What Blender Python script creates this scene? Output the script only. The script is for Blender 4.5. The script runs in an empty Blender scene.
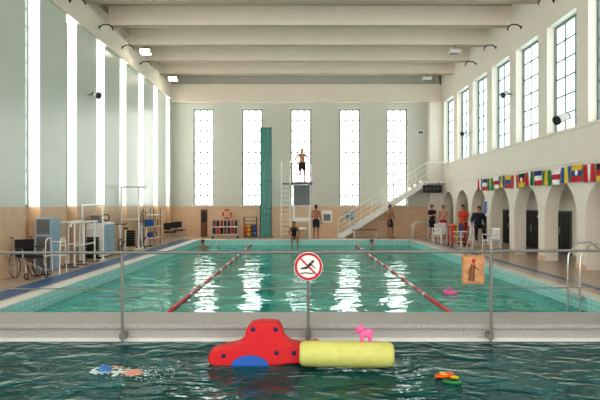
import bpy, bmesh, math, random
from mathutils import Vector, Matrix, Euler
random.seed(4)
scene = bpy.context.scene
COL = scene.collection
V = Vector

# ------------------------------------------------------------------ materials
def newmat(name):
    m = bpy.data.materials.new(name); m.use_nodes = True
    nt = m.node_tree; b = nt.nodes['Principled BSDF']
    return m, nt, b

def srgb(r, g, b):
    f = lambda c: (c/255/12.92) if c/255 <= 0.04045 else ((c/255+0.055)/1.055)**2.4
    return (f(r), f(g), f(b), 1)

def mat(name, rgb, rough=0.5, metal=0.0, var=0.06, scale=3.0, bump=0.0, spec=None):
    m, nt, b = newmat(name)
    c = srgb(*rgb)
    geo = nt.nodes.new('ShaderNodeNewGeometry')
    n = nt.nodes.new('ShaderNodeTexNoise'); n.inputs['Scale'].default_value = scale
    n.inputs['Detail'].default_value = 3
    nt.links.new(geo.outputs['Position'], n.inputs['Vector'])
    r = nt.nodes.new('ShaderNodeValToRGB')
    r.color_ramp.elements[0].position = 0.3; r.color_ramp.elements[1].position = 0.7
    r.color_ramp.elements[0].color = tuple(x*(1-var) for x in c[:3])+(1,)
    r.color_ramp.elements[1].color = tuple(min(1, x*(1+var)) for x in c[:3])+(1,)
    nt.links.new(n.outputs['Fac'], r.inputs['Fac'])
    nt.links.new(r.outputs['Color'], b.inputs['Base Color'])
    b.inputs['Roughness'].default_value = rough
    b.inputs['Metallic'].default_value = metal
    if bump:
        bp = nt.nodes.new('ShaderNodeBump'); bp.inputs['Strength'].default_value = bump
        bp.inputs['Distance'].default_value = 0.01
        nt.links.new(n.outputs['Fac'], bp.inputs['Height']); nt.links.new(bp.outputs['Normal'], b.inputs['Normal'])
    return m

def tile(name, c1, c2, mortar, w=0.15, h=0.15, plane='XY', rough=0.35, ms=0.006, offset=0.0):
    m, nt, b = newmat(name)
    geo = nt.nodes.new('ShaderNodeNewGeometry')
    sp = nt.nodes.new('ShaderNodeSeparateXYZ'); cb = nt.nodes.new('ShaderNodeCombineXYZ')
    nt.links.new(geo.outputs['Position'], sp.inputs[0])
    nt.links.new(sp.outputs[plane[0]], cb.inputs[0]); nt.links.new(sp.outputs[plane[1]], cb.inputs[1])
    br = nt.nodes.new('ShaderNodeTexBrick'); br.offset = offset
    br.inputs['Color1'].default_value = srgb(*c1); br.inputs['Color2'].default_value = srgb(*c2)
    br.inputs['Mortar'].default_value = srgb(*mortar)
    br.inputs['Scale'].default_value = 1; br.inputs['Mortar Size'].default_value = ms
    br.inputs['Brick Width'].default_value = w; br.inputs['Row Height'].default_value = h
    nt.links.new(cb.outputs[0], br.inputs['Vector'])
    nt.links.new(br.outputs['Color'], b.inputs['Base Color'])
    b.inputs['Roughness'].default_value = rough
    return m

def emis(name, rgb, strength):
    m, nt, b = newmat(name)
    b.inputs['Base Color'].default_value = srgb(*rgb)
    b.inputs['Emission Color'].default_value = srgb(*rgb)
    geo = nt.nodes.new('ShaderNodeNewGeometry')
    n = nt.nodes.new('ShaderNodeTexNoise'); n.inputs['Scale'].default_value = 0.8
    nt.links.new(geo.outputs['Position'], n.inputs['Vector'])
    mr = nt.nodes.new('ShaderNodeMapRange')
    mr.inputs['To Min'].default_value = strength*0.85; mr.inputs['To Max'].default_value = strength*1.15
    nt.links.new(n.outputs['Fac'], mr.inputs['Value']); nt.links.new(mr.outputs[0], b.inputs['Emission Strength'])
    b.inputs['Roughness'].default_value = 0.1
    return m

def water(name, tint, diff, difffac, s1, bumpd, maxf, k2=0.25):
    m, nt, b = newmat(name)
    nt.nodes.remove(b)
    N = nt.nodes.new; L = nt.links.new
    out = [n for n in nt.nodes if n.type == 'OUTPUT_MATERIAL'][0]
    geo = N('ShaderNodeNewGeometry')
    mp = N('ShaderNodeMapping'); mp.inputs['Scale'].default_value = (0.7, 1.0, 1)
    L(geo.outputs['Position'], mp.inputs['Vector'])
    n1 = N('ShaderNodeTexNoise'); n1.inputs['Scale'].default_value = s1; n1.inputs['Detail'].default_value = 2.0
    n1.inputs['Distortion'].default_value = 0.8
    n2 = N('ShaderNodeTexNoise'); n2.inputs['Scale'].default_value = s1*3.2; n2.inputs['Detail'].default_value = 2
    L(mp.outputs[0], n1.inputs['Vector']); L(mp.outputs[0], n2.inputs['Vector'])
    ad = N('ShaderNodeMath'); ad.operation = 'MULTIPLY_ADD'
    L(n2.outputs['Fac'], ad.inputs[0]); ad.inputs[1].default_value = k2; L(n1.outputs['Fac'], ad.inputs[2])
    bp = N('ShaderNodeBump'); bp.inputs['Strength'].default_value = 1.0; bp.inputs['Distance'].default_value = bumpd
    L(ad.outputs[0], bp.inputs['Height'])
    gl = N('ShaderNodeBsdfGlossy'); gl.inputs['Roughness'].default_value = 0.03
    gl.inputs['Color'].default_value = (0.9, 1, 0.98, 1); L(bp.outputs[0], gl.inputs['Normal'])
    tr = N('ShaderNodeBsdfTransparent'); tr.inputs['Color'].default_value = srgb(*tint)
    df = N('ShaderNodeBsdfDiffuse')
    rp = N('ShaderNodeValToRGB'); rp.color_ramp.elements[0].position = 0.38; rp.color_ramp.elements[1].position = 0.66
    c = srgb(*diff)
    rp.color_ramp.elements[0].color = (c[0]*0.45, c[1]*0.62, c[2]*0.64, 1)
    rp.color_ramp.elements[1].color = (min(1, c[0]*1.6), min(1, c[1]*1.3), min(1, c[2]*1.25), 1)  # light and dark refraction ripples painted into the diffuse colour
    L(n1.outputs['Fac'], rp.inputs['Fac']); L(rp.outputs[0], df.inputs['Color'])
    m1 = N('ShaderNodeMixShader'); m1.inputs[0].default_value = difffac
    L(tr.outputs[0], m1.inputs[1]); L(df.outputs[0], m1.inputs[2])
    fr = N('ShaderNodeFresnel'); fr.inputs['IOR'].default_value = 1.33; L(bp.outputs[0], fr.inputs['Normal'])
    mn = N('ShaderNodeMath'); mn.operation = 'MULTIPLY'; L(fr.outputs[0], mn.inputs[0]); mn.inputs[1].default_value = maxf
    m2 = N('ShaderNodeMixShader'); L(mn.outputs[0], m2.inputs[0]); L(m1.outputs[0], m2.inputs[1]); L(gl.outputs[0], m2.inputs[2])
    L(m2.outputs[0], out.inputs['Surface'])
    return m

M_wall = mat('cream_plaster', (238, 231, 219), 0.6, var=0.02, scale=0.7)
M_wallb = mat('grey_green_plaster', (214, 214, 203), 0.5, var=0.02, scale=0.5)
M_pil = mat('glossy_pilaster_paint', (214, 222, 214), 0.28, var=0.03, scale=0.6)
M_beam = mat('beam_paint', (240, 230, 216), 0.6, var=0.02)
M_ceil = mat('ceiling_taupe', (180, 162, 144), 0.8, var=0.03)
M_dado = tile('dado_tile_x', (228, 194, 160), (220, 186, 152), (204, 176, 144), 0.3, 0.3, 'XZ', 0.35)
M_dadoy = tile('dado_tile_y', (226, 192, 158), (218, 184, 150), (202, 174, 142), 0.3, 0.3, 'YZ', 0.35)
M_deck = tile('deck_tile', (212, 190, 170), (202, 180, 160), (172, 154, 136), 0.2, 0.2, 'XY', 0.3)
M_blue = tile('blue_deck_strip', (34, 98, 160), (28, 86, 148), (70, 112, 150), 0.1, 0.1, 'XY', 0.35)
M_coping = mat('white_coping', (226, 226, 220), 0.4)
M_pool = tile('pool_tile', (150, 232, 224), (136, 222, 214), (100, 190, 184), 0.25, 0.25, 'XY', 0.4)
M_poolw = tile('pool_wall_tile', (170, 224, 220), (155, 214, 210), (110, 178, 176), 0.2, 0.1, 'YZ', 0.4)
M_poolwx = tile('pool_end_tile', (180, 226, 222), (165, 218, 212), (120, 182, 180), 0.2, 0.1, 'XZ', 0.4)
M_dark_pool = tile('front_pool_tile', (56, 136, 136), (48, 124, 126), (40, 104, 106), 0.25, 0.25, 'XY', 0.4)
M_lane = mat('lane_line_dark', (24, 90, 110), 0.5)
M_conc = mat('terrazzo_concrete', (172, 170, 167), 0.55, var=0.2, scale=45, bump=0.2)
M_white = mat('white_paint', (242, 241, 238), 0.35, var=0.01)
M_steel = mat('stainless_steel', (185, 185, 182), 0.28, 0.9, var=0.03)
M_galv = mat('grey_painted_rail', (132, 132, 128), 0.4, 0.3, var=0.03)
M_black = mat('black_plastic', (20, 20, 22), 0.45, var=0.1)
M_rubber = mat('rubber', (40, 40, 42), 0.7)
M_grey = mat('grey_metal', (112, 114, 116), 0.45, 0.3)
M_muntin = mat('window_frame_grey', (120, 130, 128), 0.6)
M_red = mat('red_foam', (208, 22, 32), 0.6, bump=0.1, scale=20)
M_redp = mat('red_plastic', (200, 24, 44), 0.35)
M_pinkrope = mat('lane_float_pink', (214, 110, 124), 0.4)
M_ropew = mat('lane_float_white', (225, 228, 224), 0.4)
M_bluefoam = mat('blue_foam', (36, 98, 190), 0.6)
M_cabblue = mat('cabinet_blue_grey', (150, 178, 196), 0.4)
M_navy = mat('navy_foam_dot', (28, 32, 90), 0.6)
M_lime = mat('lime_foam', (204, 206, 118), 0.65, var=0.05, scale=12, bump=0.15)
M_pink = mat('pink_toy', (236, 110, 170), 0.5)
M_teal = mat('teal_panel', (20, 136, 124), 0.3)
M_teald = mat('teal_dark', (12, 92, 90), 0.4)
M_skin = mat('skin', (205, 148, 122), 0.5, var=0.05, scale=8)
M_skin2 = mat('skin_tan', (176, 118, 92), 0.5, var=0.05, scale=8)
M_hair = mat('dark_hair', (40, 28, 22), 0.6, var=0.3, scale=40)
M_hair2 = mat('brown_hair', (92, 64, 42), 0.6, var=0.3, scale=40)
M_cap = mat('blue_swim_cap', (60, 120, 180), 0.3)
M_lip = mat('lips', (160, 80, 72), 0.5)
M_eye = mat('eye_dark', (25, 20, 18), 0.2)
M_navycl = mat('navy_cloth', (28, 34, 56), 0.8)
M_blackcl = mat('black_cloth', (26, 26, 30), 0.8)
M_redcl = mat('red_cloth', (190, 36, 38), 0.8)
M_orangecl = mat('orange_cloth', (214, 76, 40), 0.8)
M_yellow = mat('yellow_plastic', (240, 206, 40), 0.4)
M_green = mat('green_plastic', (40, 140, 70), 0.4)
M_orange = mat('orange_plastic', (232, 92, 36), 0.4)
M_foam = mat('water_foam', (225, 240, 240), 0.5)
M_tan = mat('tan_board', (184, 130, 88), 0.6, var=0.12, scale=9)
M_poster = mat('poster_ochre', (196, 146, 100), 0.6, var=0.25, scale=14)
M_brown = mat('brown_wood', (120, 72, 46), 0.5, var=0.15, scale=6)
M_glow = emis('daylit_frosted_glass', (255, 254, 250), 4.4)
M_glowr = emis('daylit_side_glass', (222, 240, 243), 1.7)
M_lampglow = emis('lamp_lens', (255, 246, 220), 14)
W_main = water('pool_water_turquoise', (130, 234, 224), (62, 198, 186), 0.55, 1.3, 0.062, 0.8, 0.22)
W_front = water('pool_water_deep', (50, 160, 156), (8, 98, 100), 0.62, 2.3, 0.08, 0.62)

# ------------------------------------------------------------------ mesh builder
class MB:
    def __init__(s, name):
        s.name = name; s.vs = []; s.fs = []; s.mats = []
    def mi(s, m):
        if m not in s.mats: s.mats.append(m)
        return s.mats.index(m)
    def raw(s, verts, faces, m, smooth=False, mtx=None):
        o = len(s.vs); k = s.mi(m)
        for v in verts:
            v = V(v); s.vs.append(mtx @ v if mtx else v)
        for f in faces: s.fs.append(([i+o for i in f], k, smooth))
    def addbm(s, bm, m, smooth=False, mtx=None):
        bm.verts.ensure_lookup_table(); bm.verts.index_update()
        s.raw([v.co.copy() for v in bm.verts], [[v.index for v in f.verts] for f in bm.faces], m, smooth, mtx); bm.free()
    def box(s, lo, hi, m, bevel=0, mtx=None):
        x0, y0, z0 = lo; x1, y1, z1 = hi
        if not bevel:
            vs = [(x0,y0,z0),(x1,y0,z0),(x1,y1,z0),(x0,y1,z0),(x0,y0,z1),(x1,y0,z1),(x1,y1,z1),(x0,y1,z1)]
            s.raw(vs, [(0,3,2,1),(4,5,6,7),(0,1,5,4),(1,2,6,5),(2,3,7,6),(3,0,4,7)], m, False, mtx); return
        bm = bmesh.new(); bmesh.ops.create_cube(bm, size=1)
        for v in bm.verts:
            v.co = V(((x0+x1)/2+v.co.x*(x1-x0), (y0+y1)/2+v.co.y*(y1-y0), (z0+z1)/2+v.co.z*(z1-z0)))
        bmesh.ops.bevel(bm, geom=bm.edges[:], offset=bevel, segments=2, affect='EDGES', profile=0.6)
        s.addbm(bm, m, False, mtx)
    def tube(s, pts, r, m, seg=10, radii=None, closed=False, mtx=None):
        pts = [V(p) for p in pts]; n = len(pts); vs = []; fs = []
        up = None
        for i, p in enumerate(pts):
            if closed: t = (pts[(i+1) % n]-pts[i-1]).normalized()
            else: t = (pts[min(i+1, n-1)]-pts[max(i-1, 0)]).normalized()
            if up is None:
                a = V((0,0,1)) if abs(t.z) < 0.9 else V((1,0,0))
                u = t.cross(a).normalized()
            else:
                u = (up - t*up.dot(t)).normalized()
            up = u; w = t.cross(u)
            rr = radii[i] if radii else r
            for k in range(seg):
                a = 2*math.pi*k/seg
                vs.append(p+u*math.cos(a)*rr+w*math.sin(a)*rr)
        m_ = n if closed else n-1
        for i in range(m_):
            for k in range(seg):
                a = i*seg+k; b = i*seg+(k+1) % seg; j = ((i+1) % n)*seg
                fs.append((a, b, j+(k+1) % seg, j+k))
        s.raw(vs, fs, m, True, mtx)
        if not closed:
            s.raw(vs[:seg], [tuple(reversed(range(seg)))], m, False, mtx)
            s.raw(vs[-seg:], [tuple(range(seg))], m, False, mtx)
    def rod(s, a, b, r, m, seg=10, r2=None, mtx=None):
        s.tube([a, b], r, m, seg, radii=[r, r if r2 is None else r2], mtx=mtx)
    def ring(s, c, axis, R, r, m, seg=28, ts=8, mtx=None):
        axis = V(axis).normalized(); a = V((0,0,1)) if abs(axis.z) < 0.9 else V((1,0,0))
        u = axis.cross(a).normalized(); w = axis.cross(u)
        s.tube([V(c)+u*math.cos(2*math.pi*i/seg)*R+w*math.sin(2*math.pi*i/seg)*R for i in range(seg)], r, m, ts, closed=True, mtx=mtx)
    def ball(s, c, rad, m, seg=16, rot=None, mtx=None):
        bm = bmesh.new(); bmesh.ops.create_uvsphere(bm, u_segments=seg, v_segments=max(8, seg*2//3), radius=1)
        if not hasattr(rad, '__len__'): rad = (rad,)*3
        T = Matrix.Translation(c) @ (rot.to_4x4() if rot else Matrix.Identity(4)) @ Matrix.Diagonal((*rad, 1))
        if mtx: T = mtx @ T
        s.addbm(bm, m, True, T)
    def prism(s, poly, axis, a0, a1, m, bevel=0, mtx=None):
        def mk(p, a):
            if axis == 'x': return (a, p[0], p[1])
            if axis == 'y': return (p[0], a, p[1])
            return (p[0], p[1], a)
        n = len(poly); bm = bmesh.new()
        A = [bm.verts.new(mk(p, a0)) for p in poly]; B = [bm.verts.new(mk(p, a1)) for p in poly]
        bm.faces.new(A); bm.faces.new(list(reversed(B)))
        for i in range(n): bm.faces.new((A[i], B[i], B[(i+1) % n], A[(i+1) % n]))
        bmesh.ops.recalc_face_normals(bm, faces=bm.faces[:])
        if bevel:
            ed = [e for e in bm.edges if (e.verts[0] in A) == (e.verts[1] in A)]
            bmesh.ops.bevel(bm, geom=ed, offset=bevel, segments=3, affect='EDGES', profile=0.5)
        s.addbm(bm, m, False, mtx)
    def done(s, origin=True):
        me = bpy.data.meshes.new(s.name)
        o = V((0,0,0))
        if origin and s.vs:
            xs = [v.x for v in s.vs]; ys = [v.y for v in s.vs]; zs = [v.z for v in s.vs]
            o = V(((min(xs)+max(xs))/2, (min(ys)+max(ys))/2, min(zs)))
        me.from_pydata([v-o for v in s.vs], [], [f[0] for f in s.fs])
        for m in s.mats: me.materials.append(m)
        for p, f in zip(me.polygons, s.fs):
            p.material_index = f[1]; p.use_smooth = f[2]
        me.update()
        ob = bpy.data.objects.new(s.name, me); ob.location = o; COL.objects.link(ob)
        return ob

# ------------------------------------------------------------------ constants
XL, XR, YB, YF = -7.3, 7.68, 32.0, -6.0
PX0, PX1, PY0, PY1 = -5.0, 5.4, 9.54, 29.0
BK0 = 8.6
FY0 = 2.6
WZ = -0.25
ZC = 9.0
D = -1.7
E = 0.03

f = MB('floor')
f.box((XL, YF, -0.3), (PX0-E, YB, 0), M_deck)
f.box((PX1+E, YF, -0.3), (9.4, YB, 0), M_deck)
f.box((PX0-E, PY1+E, -0.3), (PX1+E, YB, 0), M_deck)
f.box((PX0-E, YF, -0.3), (PX1+E, FY0-E, 0), M_deck)
f.box((PX0-1.0, YF+4, 0.0), (PX0-0.5, PY1+0.6, 0.012), M_blue)
f.box((PX1+0.75, YF+4, 0.0), (PX1+0.9, PY1+0.6, 0.012), M_blue)
f.done(False)
b = MB('floor_pool_basin')
b.box((PX0, PY0, D-0.1), (PX1, PY1, D), M_pool)
b.box((PX0-E, PY0, D), (PX0, PY1, -0.001), M_poolw)
b.box((PX1, PY0, D), (PX1+E, PY1, -0.001), M_poolw)
b.box((PX0, PY1, D), (PX1, PY1+E, -0.001), M_poolwx)
for xx in (-3.7, -1.15, 1.45, 4.05):
    b.box((xx-0.12, PY0+1.5, D), (xx+0.12, PY1-1.5, D+0.01), M_lane)
b.done(False)
b = MB('floor_teaching_pool_basin')
b.box((PX0, FY0, D-0.1), (PX1, BK0, D), M_dark_pool)
b.box((PX0-E, FY0, D), (PX0, BK0, -0.001), M_dark_pool)
b.box((PX1, FY0, D), (PX1+E, BK0, -0.001), M_dark_pool)
b.box((PX0, FY0-E, D), (PX1, FY0, -0.001), M_dark_pool)
b.done(False)
c = MB('pool_coping')
c.box((PX0-0.3, PY0-7, 0.001), (PX0, PY1+0.3, 0.03), M_coping)
c.box((PX1, PY0-7, 0.001), (PX1+0.3, PY1+0.3, 0.03), M_coping)
c.box((PX0, PY1, 0.001), (PX1, PY1+0.3, 0.03), M_coping)
c.done(False)
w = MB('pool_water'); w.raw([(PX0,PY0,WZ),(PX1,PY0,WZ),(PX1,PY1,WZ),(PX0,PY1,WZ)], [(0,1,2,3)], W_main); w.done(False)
w = MB('teaching_pool_water'); w.raw([(PX0,FY0,WZ),(PX1,FY0,WZ),(PX1,BK0,WZ),(PX0,BK0,WZ)], [(0,1,2,3)], W_front); w.done(False)
b = MB('pool_bulkhead')
b.box((PX0, BK0, D), (PX1, PY0, -0.07), M_conc)
b.box((PX0, BK0-0.05, -0.07), (PX1, PY0, 0.0), M_conc, 0.015)
b.box((PX0, BK0-0.06, -0.3), (PX1, BK0, -0.2), M_coping)
b.done(False)

# ------------------------------------------------------------------ walls
def grid_window(name, plane, p, a0, a1, z0, z1, cols, rows, glow, inward, fr=0.05, mun=0.022):
    w = MB(name)
    def bx(u0, u1, v0, v1, d0, d1, m):
        lo, hi = sorted((p+inward*d0, p+inward*d1))
        if plane == 'y': w.box((u0, lo, v0), (u1, hi, v1), m)
        else: w.box((lo, u0, v0), (hi, u1, v1), m)
    bx(a0, a1, z0, z1, -0.02, 0.0, glow)
    for (u0, u1, v0, v1) in ((a0,a0+fr,z0,z1),(a1-fr,a1,z0,z1),(a0+fr,a1-fr,z0,z0+fr),(a0+fr,a1-fr,z1-fr,z1)):
        bx(u0, u1, v0, v1, 0.001, 0.06, M_muntin)
    for i in range(1, cols):
        u = a0+(a1-a0)*i/cols; bx(u-mun/2, u+mun/2, z0+fr, z1-fr, 0.001, 0.035, M_muntin)
    for i in range(1, rows):
        v = z0+(z1-z0)*i/rows; bx(a0+fr, a1-fr, v-mun/2, v+mun/2, 0.001, 0.03, M_muntin)
    return w.done(False)

wn = 1
WC = [-5.3, -2.63, 0.05, 2.72, 5.34]; HW = 0.57; Z0, Z1 = 1.68, 7.02
wb = MB('wall_back')
edges = [XL]
for cx in WC: edges += [cx-HW, cx+HW]
edges.append(XR+0.4)
for i in range(0, len(edges), 2): wb.box((edges[i], YB, Z0), (edges[i+1], YB+0.3, Z1), M_wallb)
wb.box((XL, YB, 0), (XR+0.4, YB+0.3, Z0), M_dado)
wb.box((XL, YB, Z1), (XR+0.4, YB+0.3, ZC), M_wallb)
wb.done(False)
for cx in WC:
    grid_window('window_%d' % wn, 'y', YB+0.22, cx-HW, cx+HW, Z0, Z1, 3, 9, M_glow, -1, 0.08, 0.06); wn += 1
t = MB('trim_back_cornice'); t.box((XL, YB-0.35, 7.38), (XR, YB, 8.3), M_beam); t.box((XL, YB-0.4, 7.33), (XR, YB, 7.40), M_beam); t.done(False)
t = MB('trim_dado_back'); t.box((XL+0.3, YB-0.04, Z0-0.08), (6.9, YB, Z0), M_dado)
t.done(False)
t = MB('trim_window_sills')
for cx in WC: t.box((cx-HW-0.06, YB-0.07, Z0-0.001), (cx+HW+0.06, YB+0.2, Z0+0.05), M_white)
t.done(False)
t = MB('trim_corner_pilaster'); t.box((6.98, YB-0.6, 0), (XR, YB, 7.33), M_wall); t.done(False)

# left wall
wl = MB('wall_left')
LZ0, LZ1 = 1.7, 7.5
ks = range(-8, 7)
PW = 1.76
wl.box((XL-0.3, YF, 0), (XL, YB, LZ0), M_dadoy)
wl.box((XL-0.3, YF, LZ1), (XL, YB, ZC), M_wall)
for k in ks:
    y0 = 15.7+2.6*k; y1 = min(y0+PW, YB)
    wl.box((XL-0.3, y0, LZ0), (XL, y1, LZ1), M_wall)
    if k < 6:
        grid_window('window_%d' % wn, 'x', XL-0.08, y1, y0+2.6, LZ0, LZ1, 2, 12, M_glow, 1, 0.04); wn += 1
wl.done(False)
tp = MB('trim_left_pilasters')
for k in ks:
    y0 = 15.7+2.6*k; y1 = min(y0+PW, YB-0.001)
    tp.box((XL, y0, LZ0), (-7.0, y1, LZ1), M_pil)
    tp.box((XL, y0, 0), (-6.99, y1, LZ0), M_dadoy)
tp.done(False)
t = MB('trim_left_fascia'); t.box((XL, YF, LZ1), (-6.97, YB, 8.3), M_wall); t.box((XL, YF, LZ1-0.06), (-6.9, YB-0.4, LZ1+0.02), M_beam); t.done(False)

# right wall with arcade and clerestory
X0, X1 = XR, XR+0.42
wr = MB('wall_right')
RZ0, RZ1 = 3.95, 7.25
wr.box((X0, YF-2, 2.95), (X1, YB, RZ0), M_wall)
wr.box((X0, YF-2, RZ1), (X1, YB, ZC), M_wall)
for k in range(-9, 6):
    y0 = 16.2+2.6*k
    wr.box((X0, y0+2.1, 0), (X1, y0+2.6, 2.95), M_wall)
    wr.box((X0, y0+1.95, RZ0), (X1, y0+2.6, RZ1), M_wall)
    R = 1.05; yc = y0+R; sp = 1.4; n = 16
    for i in range(n):
        a0 = math.pi*(1-i/n); a1 = math.pi*(1-(i+1)/n)
        ya, za = yc+R*math.cos(a0), sp+R*math.sin(a0); yb, zb = yc+R*math.cos(a1), sp+R*math.sin(a1)
        wr.prism([(ya, za), (yb, zb), (yb, 2.95), (ya, 2.95)], 'x', X0, X1, M_wall)
    grid_window('window_%d' % wn, 'x', X1-0.12, y0, y0+1.95, RZ0, RZ1, 3, 6, M_glowr, -1, 0.06, 0.04); wn += 1
wr.box((X0, 31.8, 0), (X1, YB, ZC-0.01), M_wall)
wr.done(False)
t = MB('trim_right_string_course'); t.box((X0-0.04, YF, 3.86), (X0, YB-0.6, 3.94), M_wall); t.box((X0-0.03, YF, 2.93), (X0, YB-0.6, 2.97), M_beam)
for k in range(-7, 6):
    y0 = 16.2+2.6*k
    t.box((X0-0.02, y0+2.08, 1.34), (X0, y0+2.62, 1.42), M_beam)
    t.box((X0-0.02, y0+2.08, 0), (X0, y0+2.62, 0.14), M_dadoy)
t.done(False)
a = MB('wall_alcove'); a.box((9.4, YF, 0), (9.8, YB+0.3, 2.9), M_wall); a.done(False)
a = MB('wall_alcove_end'); a.box((X1, YB, 0), (9.4, YB+0.3, 2.7), M_wall); a.done(False)
a = MB('ceiling_alcove'); a.box((X1, YF, 2.7), (9.4, YB, 2.9), M_wall); a.done(False)
dn = 1
for k in range(-3, 6):
    yc = 18.3+2.6*k
    if yc > 31: continue
    d = MB('door_%d' % dn); dn += 1
    d.box((9.34, yc-0.75, 0), (9.395, yc+0.75, 1.55), M_grey)
    for sgn in (-1, 1):
        for j in range(5):
            yy = yc+sgn*0.37+(j-2)*0.13
            d.box((9.31, yy-0.055, 0.05), (9.345, yy+0.055, 1.5), M_black)
    d.rod((9.30, yc, 0.7), (9.30, yc, 0.95), 0.015, M_steel)
    d.done()

# ceiling + beams
cg = MB('ceiling'); cg.box((XL-0.3, YF, ZC), (X1, YB+0.3, ZC+0.2), M_ceil); cg.done(False)
yb = 31.62-2.6
while yb > YF:
    m = MB('ceiling_beam'); m.box((-6.97, yb, 8.3), (XR, yb+0.32, ZC), M_beam)
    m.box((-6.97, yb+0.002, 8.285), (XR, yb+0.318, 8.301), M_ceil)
    m.done(); yb -= 2.6

# ------------------------------------------------------------------ lights & brackets
def floodlight(x, y, on):
    l = MB('ceiling_floodlight')
    l.rod((x, y, 8.28), (x, y, 8.16), 0.02, M_grey)
    l.box((x-0.22, y-0.16, 7.98), (x+0.22, y+0.16, 8.14), M_white, 0.02)
    l.box((x-0.19, y-0.14, 7.965), (x+0.19, y+0.14, 7.98), M_lampglow if on else M_grey)
    l.box((x-0.19, y-0.17, 8.0), (x+0.19, y-0.16, 8.12), M_lampglow if on else M_white)
    l.rod((x-0.25, y, 8.06), (x+0.25, y, 8.06), 0.012, M_grey)
    l.done()
floodlight(-6.35, 24.0, True); floodlight(-6.35, 29.18, True); floodlight(6.35, 24.0, False); floodlight(6.35, 29.18, False)
for side, xw in ((1, -6.965), (-1, XR-.005)):
    for i in range(4):
        y = 17.6+2.6*i
        g = MB('gooseneck_bracket')
        g.ball((xw+side*0.022, y, 7.9), (0.02, 0.06, 0.06), M_black, 10)
        g.tube([(xw+side*0.01, y, 7.9), (xw+side*0.15, y, 8.0), (xw+side*0.35, y, 8.0), (xw+side*0.47, y, 7.9), (xw+side*0.48, y, 7.8)], 0.022, M_black, 8)
        g.done()
def spot(x, y, z, s, L, k=1.0):
    l = MB('spotlight')
    x -= s*.01
    l.rod((x, y, z), (x-s*0.2, y, z), 0.02, M_grey)
    c = V((x-s*0.25, y, z)); d = V((-s*0.9, -0.25, -0.35)).normalized()
    l.rod(c-d*L/2, c+d*L/2, 0.09*k, M_white, 16, r2=0.11*k); l.rod(c+d*L/2, c+d*(L/2+0.06), 0.12*k, M_black, 16)
    l.rod(c-d*(L/2+0.06), c-d*L/2, 0.07*k, M_black, 16)
    l.done()
spot(XR, 16.5, 4.2, 1, 0.34, 1.1); spot(XR, 21.1, 5.75, 1, 0.14, .9); spot(-7.0, 19.3, 5.4, -1, 0.14, .9); spot(XR, 26.4, 5.0, 1, 0.14, .9)

# ------------------------------------------------------------------ bulkhead railing
r = MB('pool_railing')
ry = 8.4
posts = [-2.56-2.7, -2.56, 0.12, 2.75, 5.38]
for x in posts:
    x = max(PX0+0.03, x)
    x = min(PX1-0.03, x)
    r.rod((x, ry, -0.22), (x, ry, 1.06), 0.022, M_galv, 12)
    r.box((x-0.04, ry-0.02, -0.18), (x+0.04, BK0-0.07, -0.1), M_galv)
    r.ball((x, ry, 1.06), 0.03, M_galv, 10)
r.tube([(PX0+0.03, ry, 1.06), (0.12, ry, 1.07), (PX1-0.03, ry, 1.1)], 0.021, M_galv, 12)
r.rod((PX0+0.03, ry, 0.54), (PX1-0.03, ry, 0.56), 0.009, M_galv, 8)
r.done()
s = MB('no_diving_sign')
sc = V((0.12, ry-0.045, 0.87))
s.rod(sc+V((0,0.012,0)), sc, 0.205, M_white, 40)
s.ring(sc+V((0,-0.002,0)), (0,1,0), 0.18, 0.018, M_redp, 40, 8)
dd = V((0.125, 0, -0.125))
s.tube([sc-dd+V((0,-0.008,0)), sc+dd+V((0,-0.008,0))], 0.012, M_redp, 8)
s.ball(sc+V((0.06,-0.004,0.07)), (0.022, 0.006, 0.022), M_black, 10)
s.tube([sc+V((0.045,-0.004,0.05)), sc+V((-0.03,-0.004,-0.02)), sc+V((-0.11,-0.004,-0.03))], 0.016, M_black, 8, radii=[0.02,0.018,0.008])
s.tube([sc+V((0.04,-0.004,0.03)), sc+V((0.10,-0.004,-0.03))], 0.008, M_black, 6)
s.tube([sc+V((-0.12,-0.004,-0.1)), sc+V((-0.04,-0.004,-0.09)), sc+V((0.04,-0.004,-0.1)), sc+V((0.09,-0.004,-0.09))], 0.008, M_black, 6)
s.box((sc.x-0.03, sc.y+0.012, sc.z-0.05), (sc.x+0.03, ry-0.023, sc.z+0.05), M_grey)
s.done()
s = MB('picture_notice_board')
bx0, bx1, bz0, bz1 = 2.32, 2.64, 0.62, 1.03
s.box((bx0, ry-0.06, bz0), (bx1, ry-0.03, bz1), M_tan, 0.004)
s.box((bx0+0.025, ry-0.066, bz0+0.025), (bx1-0.025, ry-0.06, bz1-0.025), M_poster)
s.tube([(bx0+0.13, ry-0.066, bz0+0.05), (bx0+0.14, ry-0.066, bz0+0.18), (bx0+0.155, ry-0.066, bz0+0.28)], 0.03, M_brown, 8, radii=[.05,.03,.035])
s.ball((bx0+0.16, ry-0.066, bz0+0.33), (0.028,0.006,0.034), M_redcl, 10)
s.tube([(bx0+0.13, ry-0.066, bz0+0.25), (bx0+0.08, ry-0.066, bz0+0.16), (bx0+0.12, ry-.066, bz0+.12)], 0.009, M_brown, 8)
s.tube([(bx0+0.18, ry-0.066, bz0+0.25), (bx0+0.24, ry-0.066, bz0+0.2)], 0.009, M_brown, 8)
for x in (bx0+0.05, bx1-0.05): s.rod((x, ry-0.045, 1.02), (x, ry-0.03, 1.06), 0.006, M_grey, 6)
s.done()

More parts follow.
